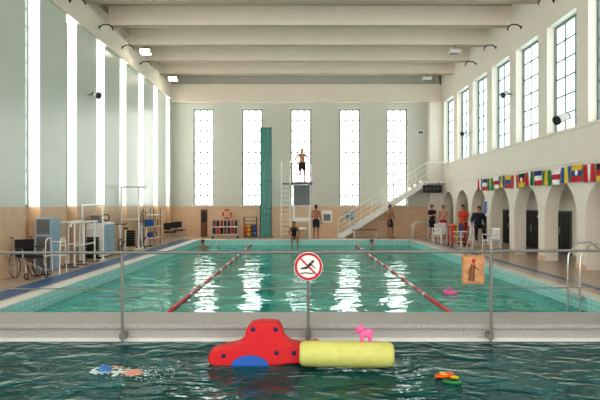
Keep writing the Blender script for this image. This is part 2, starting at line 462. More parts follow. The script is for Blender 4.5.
# ------------------------------------------------------------------ lane ropes
for x in (-2.43, 2.76):
    l = MB('lane_rope')
    l.rod((x, PY0+.01, WZ+0.02), (x, PY1-.01, WZ+0.02), 0.008, M_white, 6)
    y = PY0+0.2; i = 0
    while y < PY1-0.2:
        if y < 12.8 or y > 27: m = M_redp
        else: m = (M_pinkrope, M_redp, M_ropew)[(i//3) % 3]
        l.tube([(x, y, WZ+0.02), (x, y+0.03, WZ+0.02), (x, y+0.13, WZ+0.02), (x, y+0.16, WZ+0.02)], 0.04, m, 10, radii=[0.025, 0.04, 0.04, 0.025])
        y += 0.185; i += 1
    l.done()

# ------------------------------------------------------------------ foam toys (foreground)
def PP(px, py, Y): k = 583/Y; return ((px-300)/k, 1.75-(py-205)/k)
RY = 7.42
t = MB('red_foam_float')
out = [(210,354),(212,349),(220,346),(238,342),(245,338),(247,328),(252,322),(262,320),(278,321),(282,326),(284,334),(291,341),(302,343),(318,341),(322,346),(322,356),(317,361),(292,361),(270,364),(236,365),(216,364),(210,360)]
t.prism([PP(px, py, RY) for px, py in out], 'y', RY-0.14, RY+0.14, M_red, 0.025)
arc = [(251-19*math.cos(math.pi*i/10), 364-12*math.sin(math.pi*i/10)) for i in range(11)]
t.prism([PP(px, py, RY) for px, py in arc], 'y', RY-0.17, RY-0.138, M_bluefoam, 0.01)
for q in ((225,353),(254,327),(276,327),(277,350),(294,350)):
    a_, z_ = PP(q[0], q[1], RY); t.ball((a_, RY-0.14, z_), (0.03, 0.012, 0.03), M_navy, 12)
t.done()
t = MB('lime_foam_roller')
FYc = 7.1; K = 583/FYc
x0, zc = PP(300, 354, FYc); x1, _ = PP(393, 354, FYc)
pts = []; rad = []
Rr = 0.155
for u, k in ((0,0.76),(0.012,0.90),(0.04,0.97),(0.12,1),(0.4,1.0),(0.6,1.02),(0.9,1.0),(0.96,0.96),(0.985,0.88),(1,0.74)):
    pts.append((x0+(x1-x0)*u, FYc+.03-.06*u, zc)); rad.append(Rr*k)
t.tube(pts, Rr, M_lime, 28, radii=rad)
t.done()
t = MB('pink_elephant_toy')
ex, ez = PP(366, 334.5, FYc); ez = zc+Rr*1.02+.078
t.ball((ex, FYc, ez+0.02), (0.085, 0.055, 0.055), M_pink, 16)
t.ball((ex-0.075, FYc-0.01, ez+0.065), (0.045, 0.042, 0.045), M_pink, 14)
t.ball((ex-0.06, FYc+0.045, ez+0.085), (0.028, 0.012, 0.036), M_pink, 10)
t.ball((ex-0.06, FYc-0.06, ez+0.085), (0.028, 0.012, 0.036), M_pink, 10)
t.tube([(ex-0.11, FYc-0.01, ez+0.06), (ex-0.14, FYc-0.01, ez+0.03), (ex-0.15, FYc-0.01, ez+0.06)], 0.012, M_pink, 8, radii=[0.02,0.014,0.01])
for sx in (-0.05, 0.05):
    for sy in (-0.03, 0.03): t.rod((ex+sx, FYc+sy, ez-0.078), (ex+sx, FYc+sy, ez+0.01), 0.022, M_pink, 10)
t.tube([(ex+0.08, FYc, ez+0.03), (ex+0.11, FYc, ez+0.05), (ex+0.12, FYc, ez+0.03)], 0.008, M_pink, 6)
t.ball((ex-0.105, FYc-0.045, ez+0.075), 0.007, M_black, 8); t.ball((ex-0.1, FYc+0.03, ez+0.075), 0.007, M_black, 8)
t.done()
t = MB('dive_rings')
for (px, py, m, dz, ti) in ((446,377,M_redp,0.0,0.1),(449,378,M_yellow,0.02,0.25),(444,379,M_orange,0.035,-0.15),(452,382,M_green,-0.005,0.1)):
    yy = 583*2.0/(py-205); t.ring(((px-300)*yy/583, yy, WZ+0.012+dz), (ti, 0.15, 1), 0.095, 0.017, m, 28, 8)
t.done()
t = MB('pink_pool_float')
t.ring((3.4, 13.2, WZ+0.02), (0.1,0,1), 0.13, 0.04, M_pink, 24, 10); t.ball((3.35,13.1,WZ+0.1), (0.05,0.05,0.07), M_pink, 12)
t.done()

# ------------------------------------------------------------------ humans
def lerp(a, b, t): return V(a)*(1-t)+V(b)*t
def union(items, voxel, smooth_it):
    mb = MB('tmp'); d = M_skin
    for it in items:
        if it[0] == 'c':
            _, p0, p1, r0, r1 = it
            mb.ball(p0, r0, d, 14); mb.ball(p1, r1, d, 14); mb.rod(p0, p1, r0, d, 14, r2=r1)
        else:
            _, c_, rad, rot = it; mb.ball(c_, rad, d, 18, rot)
    ob = mb.done(False)
    bm = bmesh.new(); bm.from_mesh(ob.data); bmesh.ops.remove_doubles(bm, verts=bm.verts[:], dist=1e-5); bm.to_mesh(ob.data); bm.free()
    md = ob.modifiers.new('r', 'REMESH'); md.mode = 'VOXEL'; md.voxel_size = voxel
    sm = ob.modifiers.new('s', 'SMOOTH'); sm.iterations = smooth_it; sm.factor = 0.5
    dg = bpy.context.evaluated_depsgraph_get(); dg.update()
    e = ob.evaluated_get(dg); me = e.to_mesh()
    vs = [v.co.copy() for v in me.vertices]; fs = [list(p.vertices) for p in me.polygons]
    e.to_mesh_clear(); me0 = ob.data; bpy.data.objects.remove(ob); bpy.data.meshes.remove(me0)
    return vs, fs

STAND = dict(pelvis=(0,0,.95), spine=(0,-.01,1.12), chest=(0,0,1.31), neckb=(0,.01,1.47), neck=(0,-.005,1.55), head=(0,-.02,1.645),
  hipL=(.09,0,.92), kneeL=(.105,-.02,.50), ankL=(.115,.02,.085), toeL=(.135,-.15,.035),
  hipR=(-.09,0,.92), kneeR=(-.105,-.02,.50), ankR=(-.115,.02,.085), toeR=(-.135,-.15,.035),
  shL=(.18,0,1.42), elL=(.245,.03,1.14), wrL=(.265,-.05,.90), hdL=(.265,-.08,.82),
  shR=(-.18,0,1.42), elR=(-.245,.03,1.14), wrR=(-.265,-.05,.90), hdR=(-.265,-.08,.82))

def human(name, mtx, pose=None, skin=M_skin, hair=M_hair, clothes=(), voxel=0.016, hyaw=0, hpitch=0, female=False, longhair=False, cap=False):
    J = dict(STAND); J.update(pose or {}); J = {k: V(v) for k, v in J.items()}
    def torso(g=0.0):
        up = (J['chest']-J['pelvis']).normalized(); side = (J['shL']-J['shR']).normalized(); fw = side.cross(up).normalized()
        R = Matrix((side, up.cross(side).normalized(), up)).transposed()
        w = 0.92 if female else 1.0
        return [('e', J['pelvis'], (.155+g, .105+g, .115+g), R), ('e', J['spine'], (.130*w+g, .092+g, .14+g), R),
                ('e', J['chest'], (.162*w+g, .108+g, .155+g), R),
                ('c', lerp(J['shL'], J['neckb'], .1), J['neckb']-up*.03, .055+g, .055+g), ('c', lerp(J['shR'], J['neckb'], .1), J['neckb']-up*.03, .055+g, .055+g)]
    def limb(a, b_, ra, rb, g=0.0, t=1.0): return ('c', J[a], lerp(J[a], J[b_], t), ra+g, ra+(rb-ra)*t+g)
    HR = Euler((hpitch, 0, hyaw)).to_matrix()
    h = J['head']
    def H(x, y, z): return h+HR @ V((x, y, z))
    it = torso()
    it += [('c', J['neckb'], J['neck'], .058, .052), ('c', J['neck'], h, .052, .05)]
    it += [('e', H(0,.01,.02), (.074,.092,.095), HR), ('e', H(0,-.025,-.045), (.056,.062,.065), HR), ('e', H(0,-.095,-.012), (.012,.018,.024), HR),
           ('e', H(.076,.005,0), (.011,.018,.028), HR), ('e', H(-.076,.005,0), (.011,.018,.028), HR), ('e', H(0,-.07,.035),(.05,.02,.015),HR)]
    for s_ in 'LR':
        it += [limb('hip'+s_, 'knee'+s_, .088, .058), limb('knee'+s_, 'ank'+s_, .056, .036)]
        calf = lerp(J['knee'+s_], J['ank'+s_], .3); it.append(('e', calf, (.054,.058,.10), (J['knee'+s_]-J['ank'+s_]).to_track_quat('Z','Y').to_matrix()))
        it += [limb('ank'+s_, 'toe'+s_, .038, .03)]
        it += [limb('sh'+s_, 'el'+s_, .055, .042), limb('el'+s_, 'wr'+s_, .042, .028), ]
        hd = J['hd'+s_]; wr_ = J['wr'+s_]; d = (hd-wr_).normalized()
        it.append(('c', wr_, hd, .027, .032))
    mb = MB(name)
    vs, fs = union(it, voxel, 3)
    mb.raw(vs, fs, skin, True)
    for s_ in 'LR':
        hd = J['hd'+s_]; wr_ = J['wr'+s_]; d = (hd-wr_).normalized()
        sg = 1 if s_ == 'L' else -1
        a = d.cross(V((1,0,0)))
        if a.length < 0.3: a = d.cross(V((0,1,0)))
        a.normalize(); n = d.cross(a).normalized()*(sg)
        for i, ln in enumerate((.062,.075,.08,.07)):
            p0 = hd+a*((i-1.5)*.019)+d*.012; p1 = p0+d*ln*.5; p2 = p1+(d*.85-n*.5).normalized()*ln*.5
            mb.tube([p0, p1, p2], .009, skin, 7, radii=[.010,.009,.006])
        q = hd-d*.03+a*.028; mb.tube([q, q+a*.03+d*.02, q+a*.035+d*.055], .01, skin, 7, radii=[.013,.011,.007])
    for sx in (-1, 1):
        mb.ball(H(sx*.029,-.083,.008), (.012,.006,.008), M_white, 8, HR); mb.ball(H(sx*.029,-.088,.008), .006, M_eye, 8)
        mb.ball(H(sx*.03,-.086,.03), (.018,.006,.004), hair, 8, HR)
    mb.ball(H(0,-.086,-.05), (.022,.008,.007), M_lip, 8, HR)
    hm = M_cap if cap else hair
    mb.ball(H(0,.022,.036), (.083,.096,.095), hm, 20, HR)
    if not cap:
        mb.ball(H(0,.05,-.01), (.076,.062,.085), hm, 16, HR)
        mb.ball(H(0,-.045,.085), (.055,.035,.028), hm, 12, HR)
        if longhair: mb.ball(H(0,.07,-.09), (.075,.04,.13), hm, 14, HR)
    for c_, m in clothes:
        L = []
        if c_ in ('shorts','trousers'):
            tt = torso(.012)[:1]; tt[0] = ('e', J['pelvis'], (.168,.12,.115), tt[0][3]); L += tt
            for s_ in 'LR':
                L.append(limb('hip'+s_, 'knee'+s_, .088, .058, .018, .62 if c_ == 'shorts' else 1.0))
                if c_ == 'trousers': L.append(limb('knee'+s_, 'ank'+s_, .062, .045, .012, .95))
        elif c_ == 'trunks':
            tt = torso(.01)[:1]; L += tt
            for s_ in 'LR': L.append(limb('hip'+s_, 'knee'+s_, .088, .058, .010, .22))
        elif c_ == 'swimsuit':
            L += torso(.008)[:3]
        elif c_ in ('shirt', 'jacket'):
            L += torso(.016)
            for s_ in 'LR':
                L.append(limb('sh'+s_, 'el'+s_, .055, .042, .016, .55 if c_ == 'shirt' else 1.0))
                if c_ == 'jacket': L.append(limb('el'+s_, 'wr'+s_, .042, .03, .014, .93))
        elif c_ == 'shoes':
            for s_ in 'LR': L.append(limb('ank'+s_, 'toe'+s_, .036, .03, .012))
        vs, fs = union(L, voxel, 2); mb.raw(vs, fs, m, True)
    mb.vs = [mtx @ v for v in mb.vs]
    return mb.done()

def TR(x, y, z=0, yaw=0, s=1.0): return Matrix.Translation((x, y, z)) @ Matrix.Rotation(yaw, 4, 'Z') @ Matrix.Scale(s, 4)
def at(px, Y): return (px-300)*Y/583

hips = dict(elL=(.36,.07,1.20), wrL=(.19,.0,1.04), hdL=(.13,-.05,1.0), elR=(-.36,.07,1.20), wrR=(-.19,.0,1.04), hdR=(-.13,-.05,1.0))
human('diver', TR(at(302, 30.2), 30.2, 2.93, 0.1), dict(hips, ankL=(.15,.02,.085), toeL=(.18,-.14,.035), kneeL=(.125,-.02,.5)), M_skin, M_hair2, [('shorts', M_blackcl)])
human('swimmer_on_deck', TR(at(316, 29.75), 29.75, 0.0, 2.7), dict(elL=(.28,-.1,1.16), wrL=(.2,-.3,1.1), hdL=(.17,-.37,1.1)), M_skin2, M_hair, [('shorts', M_navycl)], hyaw=.3)
sit = dict(pelvis=(0,0,.10), spine=(0,.0,.27), chest=(0,-.03,.46), neckb=(0,-.03,.62), neck=(0,-.05,.69), head=(0,-.07,.785),
  hipL=(.09,-.02,.09), kneeL=(.14,-.43,.10), ankL=(.15,-.46,-.33), toeL=(.15,-.6,-.4), hipR=(-.09,-.02,.09), kneeR=(-.14,-.43,.10), ankR=(-.15,-.46,-.33), toeR=(-.15,-.6,-.4),
  shL=(.18,-.03,.57), elL=(.25,-.02,.32), wrL=(.2,-.22,.19), hdL=(.18,-.3,.18), shR=(-.18,-.03,.57), elR=(-.25,-.02,.32), wrR=(-.2,-.22,.19), hdR=(-.18,-.3,.18))
human('swimmer_sitting_on_edge', TR(at(294, 29.2), 29.16, 0.035, 0.1), sit, M_skin2, M_hair, [('swimsuit', M_blackcl)], female=True, longhair=True)
human('bather', TR(at(390, 30.5), 30.5, 0, 1.0), dict(elL=(.27,-.05,1.16), wrL=(.12,-.2,1.08), hdL=(.05,-.23,1.06), kneeL=(.10,-.1,.5), ankL=(.11,-.06,.09), toeL=(.13,-.22,.035)), M_skin2, M_hair, [('shorts', M_navycl)], hyaw=-.3)
human('visitor', TR(at(432, 29.9), 29.9, 0, 0.5), dict(elR=(-.27,-.05,1.18), wrR=(-.15,-.25,1.22), hdR=(-.1,-.31,1.25)), M_skin, M_hair, [('shirt', M_blackcl), ('shorts', M_navycl)])
human('bather', TR(at(443, 29.6), 29.6, 0, -0.8, .98), {}, M_skin, M_hair2, [('shorts', M_redcl)])
human('lifeguard', TR(at(463, 25.8), 25.8, 0, -0.9), dict(elL=(.33,.06,1.19), wrL=(.2,-.02,1.03), hdL=(.14,-.07,.99)), M_skin, M_hair, [('shirt', M_orangecl), ('shorts', M_blackcl), ('shoes', M_blackcl)])
CX, CY = 7.1, 23.2
lc = MB('lifeguard_chair')
for sx in (-1, 1):
    for sy in (-1, 1): lc.rod((CX+sx*.36, CY+sy*.36, 0), (CX+sx*.25, CY+sy*.22, .78), .022, M_white, 10)
    lc.rod((CX+sx*.25, CY+.22, .78), (CX+sx*.27, CY+.3, 1.42), .02, M_white)
    lc.tube([(CX+sx*.26, CY+.26, 1.06), (CX+sx*.27, CY-.2, 1.06), (CX+sx*.26, CY-.24, .78)], .018, M_white, 8)
    lc.rod((CX+sx*.31, CY-.30, .36), (CX+sx*.31, CY+.30, .36), .015, M_white)
lc.box((CX-.27, CY-.26, .77), (CX+.27, CY+.25, .82), M_white, .01)
for z in (1.0, 1.18, 1.36): lc.box((CX-.26, CY+.245+(z-.8)*.1, z-.06), (CX+.26, CY+.265+(z-.8)*.1, z+.06), M_white, .005)
for z in (.2, .36, .55): lc.rod((CX-.33, CY-.36+z*.18, z), (CX+.33, CY-.36+z*.18, z), .015, M_white)
lc.done()
human('lifeguard_seated', TR(CX, CY+.02, .80, -0.15), dict(sit), M_skin, M_hair, [('jacket', M_navycl), ('trousers', M_blackcl), ('shoes', M_blackcl)], hyaw=-.6)
treading = dict(elL=(.42,-.1,1.34), wrL=(.62,-.25,1.40), hdL=(.68,-.3,1.40), elR=(-.42,-.1,1.34), wrR=(-.62,-.25,1.40), hdR=(-.68,-.3,1.40), kneeL=(.12,-.25,.55), ankL=(.13,.0,.2), toeL=(.13,-.1,.1), kneeR=(-.12,-.05,.5), ankR=(-.12,.25,.25), toeR=(-.12,.2,.1))
human('swimmer', TR(at(203, 27.5), 27.5, WZ-1.40, 0.3), treading, M_skin2, M_hair, [('trunks', M_blackcl)])
human('swimmer', TR(at(372, 28.2), 28.2, WZ-1.43, 0.9), treading, M_skin, M_hair, [('trunks', M_blackcl)])
# foreground crawl swimmer, mostly submerged
B = Matrix(((0,0,-1,0),(-1,0,0,0),(0,1,0,0),(0,0,0,1)))
hx, hy = (107-300)/583*7.0, 7.0
crawl = dict(head=(0,-.01,1.66), shL=(.18,-.03,1.43), elL=(.24,-.14,1.22), wrL=(.2,-.26,1.04), hdL=(.19,-.30,.97),
   shR=(-.17,.0,1.46), elR=(-.24,.0,1.70), wrR=(-.22,-.08,1.93), hdR=(-.21,-.11,2.0), ankL=(.09,.08,.1), toeL=(.09,.0,-.04), ankR=(-.09,-.05,.1), toeR=(-.09,-.1,-.04), kneeR=(-.1,-.06,.5))
Mx = Matrix.Translation((hx, hy, WZ-0.035)) @ Matrix.Rotation(math.radians(-10), 4, 'Z') @ Matrix.Rotation(math.radians(6), 4, 'Y') @ B @ Matrix.Translation((0,0,-1.66))
human('swimmer_front_crawl', Mx, crawl, M_skin, M_hair, [('trunks', M_blackcl)], hyaw=.35, hpitch=-.15, cap=True, voxel=.011)
sp_ = MB('water_splash')
for i in range(230):
    u = random.random(); x = hx-.16+u*1.0; y = hy+random.gauss(0, .06+.10*u)-.12*u
    r_ = random.uniform(.004, .013)*(1.3-u)
    sp_.ball((x, y, WZ+abs(random.gauss(0, .012))*(1.2-u)), (r_*2.6, r_, r_*.35), M_foam, 6)
sp_.done()

# ------------------------------------------------------------------ diving platform
T = MB('diving_platform')
xa, xb, ya, yb2, pz = -0.42, 0.62, 29.6, 31.6, 2.92
T.box((xa, ya, pz-.12), (xb, yb2, pz), M_grey, .01)
T.box((xa+.15, ya-.45, pz-.05), (xb-.15, ya+1.6, pz+.008), M_white, .01)
for x in (xa+.1, xb-.1):
    T.rod((x, 31.3, 0), (x, 31.3, pz-.1), .06, M_white, 12); T.rod((x, 30.3, 0), (x, 30.3, pz-.1), .05, M_white, 12)
    T.rod((x, 31.3, 1.0), (x, 30.0, pz-.12), .035, M_white)
T.box((xa+.12, 30.24, 1.75), (xb-.12, 30.3, pz-.14), M_grey)
T.box((xa+.12, 30.2, .9), (xb-.12, 30.26, 1.1), M_white)
for x in (xa+.02, xb-.02):
    T.tube([(x, 31.5, pz), (x, 31.5, pz+1.0), (x, 30.5, pz+1.0), (x, 30.4, pz+.9), (x, 30.4, pz)], .02, M_white, 8)
    T.rod((x, 31.5, pz+.5), (x, 30.4, pz+.5), .014, M_white)
for x in (-.98, -.52):
    T.tube([(x, 30.45, 0), (x, 30.75, pz), (x, 30.85, pz+1.05), (x, 31.2, pz+1.15), (x, 31.3, pz+.9), (x, 31.3, pz-.05)], .028, M_white, 8)
for i in range(1, 12):
    z = i*.25; y = 30.45+.3*z/pz; T.box((-.98, y-.04, z-.015), (-.52, y+.06, z+.015), M_white)
T.box((-1.0, 30.85, pz-.08), (xa, 31.5, pz), M_grey)
T.done()
S = MB('springboard')
S.box((-.08, 29.45, .50), (.34, 31.2, .55), M_white, .01)
for y in (30.35, 31.1):
    for x in (-.04, .30): S.rod((x, y, 0), (x, y, .5), .03, M_steel)
S.rod((-.1, 30.35, .47), (.36, 30.35, .47), .03, M_grey, 12)
S.done()
C = MB('teal_climbing_tower')
for i in range(3):
    x = -2.07+i*.17; C.box((x, 30.9, .1), (x+.15, 31.0, 5.85), M_teal, .01)
C.rod((-2.1, 31.05, 0), (-2.1, 31.05, 5.9), .03, M_teald); C.rod((-1.54, 31.05, 0), (-1.54, 31.05, 5.9), .03, M_teald)
for z in (.1, 1.5, 3, 4.5, 5.8): C.box((-2.1, 31.0, z), (-1.54, 31.06, z+.07), M_teald)
C.box((-2.2, 30.8, 0), (-1.45, 31.25, .1), M_grey)
for i in range(18):
    C.ball((-2.0+random.random()*.4, 30.89, .4+i*.3), (.03,.025,.03), M_teald, 8)
C.done()

# ------------------------------------------------------------------ staircase
st = MB('staircase')
sx0, sx1, top = 2.05, 6.75, 3.05; n = 17; ys, ye = 31.0, 31.93
for i in range(n):
    x = sx0+(sx1-sx0)*i/n; z = top*(i+1)/n
    st.box((x, ys+.04, z-.045), (x+(sx1-sx0)/n+.03, ye, z), M_wall)
    st.box((x, ys+.04, z-top/n), (x+.02, ye, z-.045), M_wall)
for y in (ys, ye-.02):
    st.prism([(sx0-.05, 0), (sx0+.3, 0), (sx1, top-.25), (sx1, top+.05), (sx0-.05, .14)], 'y', y, y+.04, M_white)
st.box((sx1, ys, top-.15), (XR-.01, YB-.62, top), M_white)
sl = top/(sx1-sx0)
for h_, rr in ((.95, .034), (.65, .018), (.35, .018)):
    st.rod((sx0, ys+.02, h_+.05), (sx1, ys+.02, top+h_), rr, M_white)
    st.rod((sx1, ys+.02, top+h_), (XR-.04, ys+.02, top+h_), rr, M_white)
for i in range(9):
    x = sx0+(sx1-sx0)*i/8; st.rod((x, ys+.02, (x-sx0)*sl), (x, ys+.02, (x-sx0)*sl+1.0), .02, M_white, 8)
st.rod((XR-.05, ys+.02, top), (XR-.05, ys+.02, top+.95), .02, M_white)
st.done()
sb = MB('scoreboard')
sb.box((6.5, 30.8, 2.4), (7.5, 30.95, 2.8), M_black, .01)
sb.box((6.56, 30.79, 2.45), (7.44, 30.802, 2.75), M_rubber)
for i in range(4): sb.box((6.65+i*.2, 30.785, 2.54), (6.72+i*.2, 30.792, 2.66), M_grey)
for x in (6.6, 7.4): sb.rod((x, 30.93, 2.8), (x, 30.98, 2.95), .015, M_grey)
sb.done()
wc = MB('wall_clock_panel')
wc.box((6.43, YB-.03, 5.6), (6.8, YB-.001, 5.85), M_white, .003); wc.box((6.48, YB-.034, 5.65), (6.75, YB-.03, 5.8), M_grey)
wc.done()

# ------------------------------------------------------------------ bunting
names = [((0,40,120),(250,250,250),(200,30,40)),((0,120,70),(250,250,250),(210,40,40)),((20,20,20),(200,30,40),(240,200,40)),((200,30,40),(250,250,250),(200,30,40)),
 ((240,200,40),(30,80,160),(200,30,40)),((30,90,170),(240,210,50),(30,90,170)),((250,250,250),(200,30,40),(250,250,250)),((0,130,70),(240,210,50),(0,130,70))]
fm = {}
def fmat(c):
    if c not in fm: fm[c] = mat('flag_cloth_%d_%d_%d' % c, c, .8)
    return fm[c]
bu = MB('flag_bunting')
y = 13.0; i = 0; xb_ = XR-.12; line = []
while y < 24.6:
    z = 2.86-.05*math.sin((y-13)/2.9*math.pi)**2
    cs = names[i % 8]; w_ = .56; h_ = .46; N_ = 6
    vert = i % 2
    for a in range(N_):
        for b_ in range(3):
            u0, u1 = a/N_, (a+1)/N_; v0, v1 = b_/3, (b_+1)/3
            def Q(u, v): return (xb_+.03*math.sin(u*7+i)*v, y+u*w_, z-.01-v*h_)
            idx = (a*3//N_) if vert else b_
            bu.raw([Q(u0,v0),Q(u1,v0),Q(u1,v1),Q(u0,v1)], [(0,1,2,3)], fmat(cs[idx]), True)
    if i % 3 == 1: bu.ball((xb_-.02, y+w_/2, z-.22), (.012,.09,.09), fmat((240,200,40) if i % 2 else (250,250,250)), 10)
    line.append((xb_, y, z)); y += .66; i += 1
bu.tube(line, .007, M_white, 5)
bu.done()

# ------------------------------------------------------------------ left deck furniture
def wheelchair(cx, cy, yaw):
    w = MB('wheelchair'); T = TR(cx, cy, 0, yaw)
    for sx in (-1, 1):
        w.ring((sx*.29, .08, .31), (1,0,0), .29, .012, M_rubber, 28, 8, T); w.ring((sx*.31, .08, .31), (1,0,0), .25, .008, M_steel, 24, 6, T)
        for k in range(8):
            a = k*math.pi/4; w.rod((sx*.29, .08, .31), (sx*.29, .08+.28*math.cos(a), .31+.28*math.sin(a)), .003, M_steel, 5, mtx=T)
        w.ring((sx*.24, -.38, .09), (1,0,0), .075, .014, M_rubber, 16, 6, T)
        w.tube([(sx*.24, .28, .96), (sx*.24, .2, .93), (sx*.24, .18, .5), (sx*.24, .16, .2)], .013, M_steel, 8, mtx=T)
        w.tube([(sx*.24, .18, .5), (sx*.24, -.28, .5), (sx*.24, -.36, .42), (sx*.24, -.38, .12)], .013, M_steel, 8, mtx=T)
        w.tube([(sx*.25, .18, .72), (sx*.25, -.2, .72), (sx*.25, -.24, .66), (sx*.25, -.24, .5)], .013, M_steel, 8, mtx=T)
        w.box((sx*.25-.03, -.2, .72), (sx*.25+.03, .12, .75), M_black, .008, T)
        w.rod((sx*.2, -.34, .45), (sx*.15, -.56, .12), .012, M_steel, 8, mtx=T); w.box((sx*.13-.08, -.66, .1), (sx*.13+.08, -.52, .12), M_black, 0, T)
        w.rod((sx*.24, .28, .96), (sx*.24, .36, .96), .018, M_rubber, 8, mtx=T)
    w.box((-.23, -.28, .49), (.23, .18, .54), M_blackcl, .01, T); w.box((-.23, .17, .52), (.23, .20, .92), M_blackcl, .01, T)
    w.rod((-.24, -.2, .22), (.24, .1, .48), .01, M_steel, 6, mtx=T); w.rod((.24, -.2, .22), (-.24, .1, .48), .01, M_steel, 6, mtx=T)
    w.done()
wheelchair(-6.52, 14.0, 0.9)
def chair(x, y, yaw, m, name='stacking_chair'):
    c_ = MB(name); T = TR(x, y, 0, yaw)
    for sx in (-1, 1):
        c_.tube([(sx*.22, -.2, 0), (sx*.2, -.18, .44), (sx*.2, .18, .44), (sx*.2, .25, .86)], .014, M_steel, 8, mtx=T)
        c_.rod((sx*.22, .24, 0), (sx*.2, .14, .44), .014, M_steel, 8, mtx=T)
    c_.box((-.22, -.21, .44), (.22, .2, .48), m, .015, T); c_.box((-.21, .2, .58), (.21, .24, .88), m, .015, T)
    c_.done()
chair(-6.1, 27.4, 0.8, M_black); chair(-6.3, 28.4, 0.9, M_black); chair(-6.2, 29.4, .7, M_black); chair(-6.25, 30.4, .7, M_black)
pb = MB('parallel_bars')
for x in (-6.75, -6.3):
    for y in (16.3, 17.0, 17.9): pb.rod((x, y, 0.04), (x, y, 1.25), .026, M_white)
    pb.tube([(x, 16.0, 1.15), (x, 16.1, 1.25), (x, 18.1, 1.25), (x, 18.2, 1.15)], .03, M_white, 8); pb.rod((x, 16.3, .6), (x, 17.9, .6), .02, M_white)
for y in (16.3, 17.0, 17.9): pb.box((-6.85, y-.05, 0), (-6.2, y+.05, .04), M_grey, .005)
pb.done()
mg = MB('multi_gym')
for x in (-6.9, -6.25): mg.rod((x, 18.5, .03), (x, 18.5, 1.75), .03, M_white)
mg.rod((-6.9, 18.5, 1.75), (-6.25, 18.5, 1.75), .03, M_white); mg.rod((-6.9, 18.3, .03), (-6.9, 18.7, .03), .03, M_white); mg.rod((-6.25, 18.3, .03), (-6.25, 18.7, .03), .03, M_white)
mg.rod((-6.9, 18.5, 1.0), (-6.25, 18.5, 1.0), .02, M_white)
for i in range(8): mg.box((-6.75, 18.42, .1+i*.08), (-6.4, 18.58, .17+i*.08), M_black, .006)
mg.ring((-6.15, 18.5, 1.35), (0,1,0), .1, .018, M_black, 18, 6)
mg.done()
lk = MB('mesh_locker')
lk.box((-6.97, 15.35, 0.02), (-6.55, 15.95, 1.4), M_cabblue, .01)
for j in range(3):
    lk.box((-6.552, 15.38, .08+j*.45), (-6.54, 15.92, .47+j*.45), M_cabblue); lk.rod((-6.53, 15.45, .25+j*.45), (-6.53, 15.45, .33+j*.45), .008, M_steel)
for j in range(3): lk.box((-6.93, 15.342, .08+j*.45), (-6.59, 15.352, .47+j*.45), M_grey)
lk.done()
wk = MB('walking_frame')
for x in (-6.45, -6.08):
    wk.tube([(x, 14.75, 0), (x, 14.8, .82), (x, 14.88, .9), (x, 15.05, .9), (x, 15.12, .82), (x, 15.2, 0)], .016, M_white, 8)
    wk.rod((x, 14.78, .45), (x, 15.16, .45), .012, M_white)
wk.rod((-6.45, 15.15, .8), (-6.08, 15.15, .8), .014, M_white); wk.rod((-6.45, 15.16, .45), (-6.08, 15.16, .45), .014, M_white)
wk.done()
cab = MB('storage_cabinet')
cab.box((-6.97, 19.0, .06), (-6.45, 20.3, 1.15), M_white, .01); cab.box((-6.93, 19.05, 0), (-6.5, 20.25, .06), M_black)
for y in (19.02, 19.67): cab.box((-6.452, y+.02, .12), (-6.43, y+.6, 1.1), M_cabblue)
cab.rod((-6.42, 19.62, .6), (-6.42, 19.62, .75), .01, M_steel); cab.rod((-6.42, 19.72, .6), (-6.42, 19.72, .75), .01, M_steel)
cab.box((-6.9, 19.2, 1.151), (-6.6, 19.6, 1.4), M_grey, .01)
cab.done()
ho = MB('pulley_exercise_frame')
for x in (-7.0+.08, -6.25): ho.rod((x, 22.6, .05), (x, 22.6, 2.45), .035, M_white)
ho.rod((-6.95, 22.6, 2.45), (-6.0, 22.6, 2.45), .035, M_white); ho.rod((-6.92, 22.3, .05), (-6.92, 23.3, .05), .035, M_white); ho.rod((-6.25, 22.1, .05), (-6.25, 23.3, .05), .035, M_white)
ho.rod((-6.25, 22.6, 1.2), (-6.92, 22.6, 1.2), .025, M_white); ho.rod((-6.25, 23.2, .05), (-6.25, 22.6, 1.2), .025, M_white)
ho.rod((-6.05, 22.6, 2.42), (-6.05, 22.6, 1.5), .006, M_black, 6); ho.ring((-6.05, 22.6, 1.42), (0,1,0), .08, .014, M_black, 16, 6)
for i in range(7): ho.box((-6.75, 22.5, .15+i*.09), (-6.4, 22.7, .23+i*.09), M_black, .008)
ho.done()
def bike(ex_, ey_):
    eb = MB('exercise_bike')
    eb.ring((ex_, ey_-.35, .3), (1,0,0), .22, .03, M_grey, 24, 8); eb.rod((ex_, ey_-.5, .03), (ex_, ey_+.5, .03), .03, M_black)
    eb.rod((ex_-.2, ey_-.5, .03), (ex_+.2, ey_-.5, .03), .03, M_black); eb.rod((ex_-.2, ey_+.5, .03), (ex_+.2, ey_+.5, .03), .03, M_black)
    eb.rod((ex_, ey_-.35, .3), (ex_, ey_+.2, .4), .03, M_black); eb.rod((ex_, ey_+.2, .05), (ex_, ey_+.3, .85), .025, M_white); eb.ball((ex_, ey_+.3, .88), (.09,.14,.04), M_black, 12)
    eb.rod((ex_, ey_-.35, .3), (ex_, ey_-.4, 1.05), .025, M_white); eb.tube([(ex_-.22, ey_-.25, 1.1), (ex_-.2, ey_-.4, 1.06), (ex_+.2, ey_-.4, 1.06), (ex_+.22, ey_-.25, 1.1)], .016, M_black, 8)
    eb.done()
bike(-6.45, 21.3); bike(-6.4, 24.0)
ra = MB('equipment_rack')
for x in (-6.75, -6.3):
    for y in (25.1, 26.3): ra.rod((x, y, 0), (x, y, 1.6), .02, M_grey)
for z in (.3, .8, 1.3): ra.box((-6.77, 25.08, z), (-6.28, 26.32, z+.03), M_white)
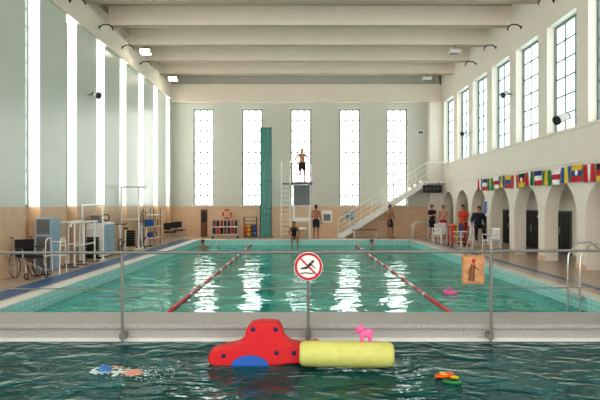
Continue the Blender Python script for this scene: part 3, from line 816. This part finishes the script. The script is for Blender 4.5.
for i, m in enumerate((M_bluefoam, M_redp, M_lime, M_bluefoam, M_yellow, M_redp, M_green)):
    ra.box((-6.7, 25.15+i*.16, .83), (-6.35, 25.25+i*.16, 1.12), m, .01)
    if i < 4: ra.ball((-6.52, 25.3+i*.28, .45), .12, m, 12)
ra.done()
# items by back wall
bt = MB('float_trolley')
def BX(px, Y=30.9): return (px-300)*Y/583
tx0, tx1 = BX(213), BX(238)
for x in (tx0, tx1):
    for y in (30.6, 31.1): bt.rod((x, y, .08), (x, y, .95), .02, M_steel); bt.ball((x, y, .05), .05, M_rubber, 8)
for z in (.2, .6): bt.box((tx0, 30.6, z), (tx1, 31.1, z+.03), M_steel)
bt.rod((tx0, 30.6, .95), (tx1, 30.6, .95), .015, M_steel); bt.rod((tx0, 31.1, .95), (tx1, 31.1, .95), .015, M_steel)
ccs = (M_navy, M_redp, M_blackcl, M_brown, M_navy, M_redcl, M_black)
for i in range(7):
    x = tx0+.08+i*(tx1-tx0-.16)/6
    bt.box((x-.06, 30.65, .23), (x+.06, 31.0, .55), ccs[i], .02); bt.box((x-.05, 30.65, .63), (x+.05, 31.0, .92), ccs[(i+3) % 7], .02)
bt.done()
dr = MB('door_%d' % dn); dx0 = BX(201, 32); dn += 1
dr.box((dx0, 31.94, 0), (dx0+.35, 31.995, 1.5), M_brown, .005); dr.box((dx0+.05, 31.93, .8), (dx0+.3, 31.945, 1.4), M_black); dr.rod((dx0+.3, 31.92, .7), (dx0+.3, 31.92, .8), .015, M_steel)
dr.done()
bk = MB('ball_basket')
bxx = BX(250); bk.box((bxx-.35, 30.9, 0), (bxx+.35, 31.4, .05), M_grey, .01)
for sx in (-.33, .33):
    for sy in (30.93, 31.37): bk.rod((bxx+sx, sy, 0), (bxx+sx, sy, 1.1), .015, M_black)
for z in (.3, .5, .7, .9, 1.1):
    for y in (30.93, 31.37): bk.rod((bxx-.33, y, z), (bxx+.33, y, z), .008, M_black, 6)
for i in range(12): bk.ball((bxx-.22+(i % 4)*.15, 31.05+(i//4 % 2)*.2, .17+(i//4)*.22), .1, (M_orange, M_yellow, M_brown, M_bluefoam)[i % 4], 10)
bk.done()
pn = MB('pool_rules_panel')
for (a_, b_, z0_, z1_, m) in ((262, 272, 1.0, 1.5, M_white), (322, 332, .8, 1.45, M_white), (345, 354, .9, 1.4, M_cabblue)):
    pn.box((BX(a_, 31.95), 31.93, z0_), (BX(b_, 31.95), 31.955, z1_), m, .004); pn.box((BX(a_+1.5, 31.95), 31.924, z0_+.08), (BX(b_-1.5, 31.95), 31.93, z1_-.2), M_grey)
pn.done()
be = MB('bench')
x0_, x1_ = BX(352), BX(378)
be.box((x0_, 30.75, .42), (x1_, 30.98, .46), M_brown, .008)
for x in (x0_+.1, x1_-.1): be.box((x-.02, 30.77, 0), (x+.02, 30.96, .42), M_steel)
be.done()
ls = MB('life_ring'); ls.ring((BX(227, 31.9), 31.9, 1.25), (0,1,0), .22, .05, M_orange, 28, 10)
for a in range(4):
    an = a*math.pi/2+.78; ls.ball((BX(227, 31.9)+.22*math.cos(an), 31.9, 1.25+.22*math.sin(an)), (.062,.056,.062), M_white, 10)
ls.done()
tr = MB('toy_trolley')
tx, ty = 6.75, 24.85
for sx in (-.35, .35):
    for sy in (-.3, .3): tr.rod((tx+sx, ty+sy, .06), (tx+sx, ty+sy, .85), .022, M_redp); tr.ball((tx+sx, ty+sy, .05), .05, M_rubber, 8)
for z in (.15, .5, .85):
    for sy in (-.3, .3): tr.rod((tx-.35, ty+sy, z), (tx+.35, ty+sy, z), .02, M_redp)
    for sx in (-.35, .35): tr.rod((tx+sx, ty-.3, z), (tx+sx, ty+.3, z), .02, M_redp)
tr.box((tx-.33, ty-.28, .15), (tx+.33, ty+.28, .18), M_white); tr.box((tx-.33, ty-.28, .5), (tx+.33, ty+.28, .53), M_white)
for i, m in enumerate((M_orange, M_lime, M_bluefoam, M_redp)): tr.box((tx-.3+i*.16, ty-.2, .54), (tx-.2+i*.16, ty+.2, .95), m, .02); tr.ball((tx-.22+i*.15, ty, .28), .09, m, 10)
tr.done()
def plastic_chair(x, y, yaw):
    c_ = MB('plastic_garden_chair'); T = TR(x, y, 0, yaw)
    for sx in (-1, 1):
        c_.rod((sx*.25, -.22, 0), (sx*.22, -.2, .44), .022, M_white, 8, mtx=T); c_.rod((sx*.25, .26, 0), (sx*.22, .2, .44), .022, M_white, 8, mtx=T)
        c_.tube([(sx*.24, -.2, .44), (sx*.27, -.2, .64), (sx*.27, .1, .66), (sx*.24, .24, .66)], .02, M_white, 8, mtx=T)
    c_.box((-.24, -.23, .42), (.24, .22, .46), M_white, .015, T)
    for k in range(5): c_.box((-.21+k*.09, .2, .46), (-.15+k*.09, .225, .86), M_white, .005, T)
    c_.box((-.23, .195, .82), (.23, .235, .9), M_white, .01, T)
    c_.done()
plastic_chair(7.15, 21.8, -1.2); plastic_chair(6.6, 27.6, -.8); plastic_chair(6.35, 26.2, .6)
tb = MB('round_table')
tb.rod((6.4, 23.2, .68), (6.4, 23.2, .71), .3, M_white, 28); tb.rod((6.4, 23.2, .03), (6.4, 23.2, .68), .03, M_white)
for k in range(4): tb.rod((6.4, 23.2, .06), (6.4+.24*math.cos(k*1.571), 23.2+.24*math.sin(k*1.571), .015), .015, M_white)
tb.done()
nb = MB('notice_board')
nb.box((XR-.03, 23.86, 1.3), (XR-.001, 24.22, 1.95), M_white, .004); nb.box((XR-.036, 23.9, 1.4), (XR-.03, 24.18, 1.9), M_bluefoam)
nb.done()
def ladder(x, y, s):
    l = MB('pool_ladder')
    for d in (-.25, .25):
        l.tube([(x+s*.62, y+d, 0.01), (x+s*.62, y+d, .55), (x+s*.55, y+d, .85), (x+s*.35, y+d, 1.02), (x+s*.1, y+d, 1.0), (x-s*.08, y+d, .78), (x-s*.1, y+d, .4), (x-s*.1, y+d, -1.1)], .021, M_steel, 10)
    for z in (-.9, -.6, -.3, -.02, .26): l.box((x-s*.1-.05, y-.25, z-.012), (x-s*.1+.05, y+.25, z+.012), M_steel)
    l.done()
ladder(PX1, 11.3, 1); ladder(PX1, 27.5, 1)

# ------------------------------------------------------------------ world + camera
wd = bpy.data.worlds.new('open_end_fill'); scene.world = wd; wd.use_nodes = True
bg = wd.node_tree.nodes['Background']; bg.inputs[0].default_value = (1.0, 0.97, 0.94, 1); bg.inputs[1].default_value = 3.4  # warm world fill, added to brighten the hall through its open rear end
cam = bpy.data.cameras.new('camera'); cam.lens = 35; cam.sensor_width = 36; cam.shift_y = 5/600
co = bpy.data.objects.new('camera', cam); co.location = (0, 0, 1.75); co.rotation_euler = (math.radians(90), 0, 0)
COL.objects.link(co); scene.camera = co
scene.view_settings.view_transform = 'Standard'
scene.view_settings.exposure = 0.5
scene.view_settings.gamma = 0.9
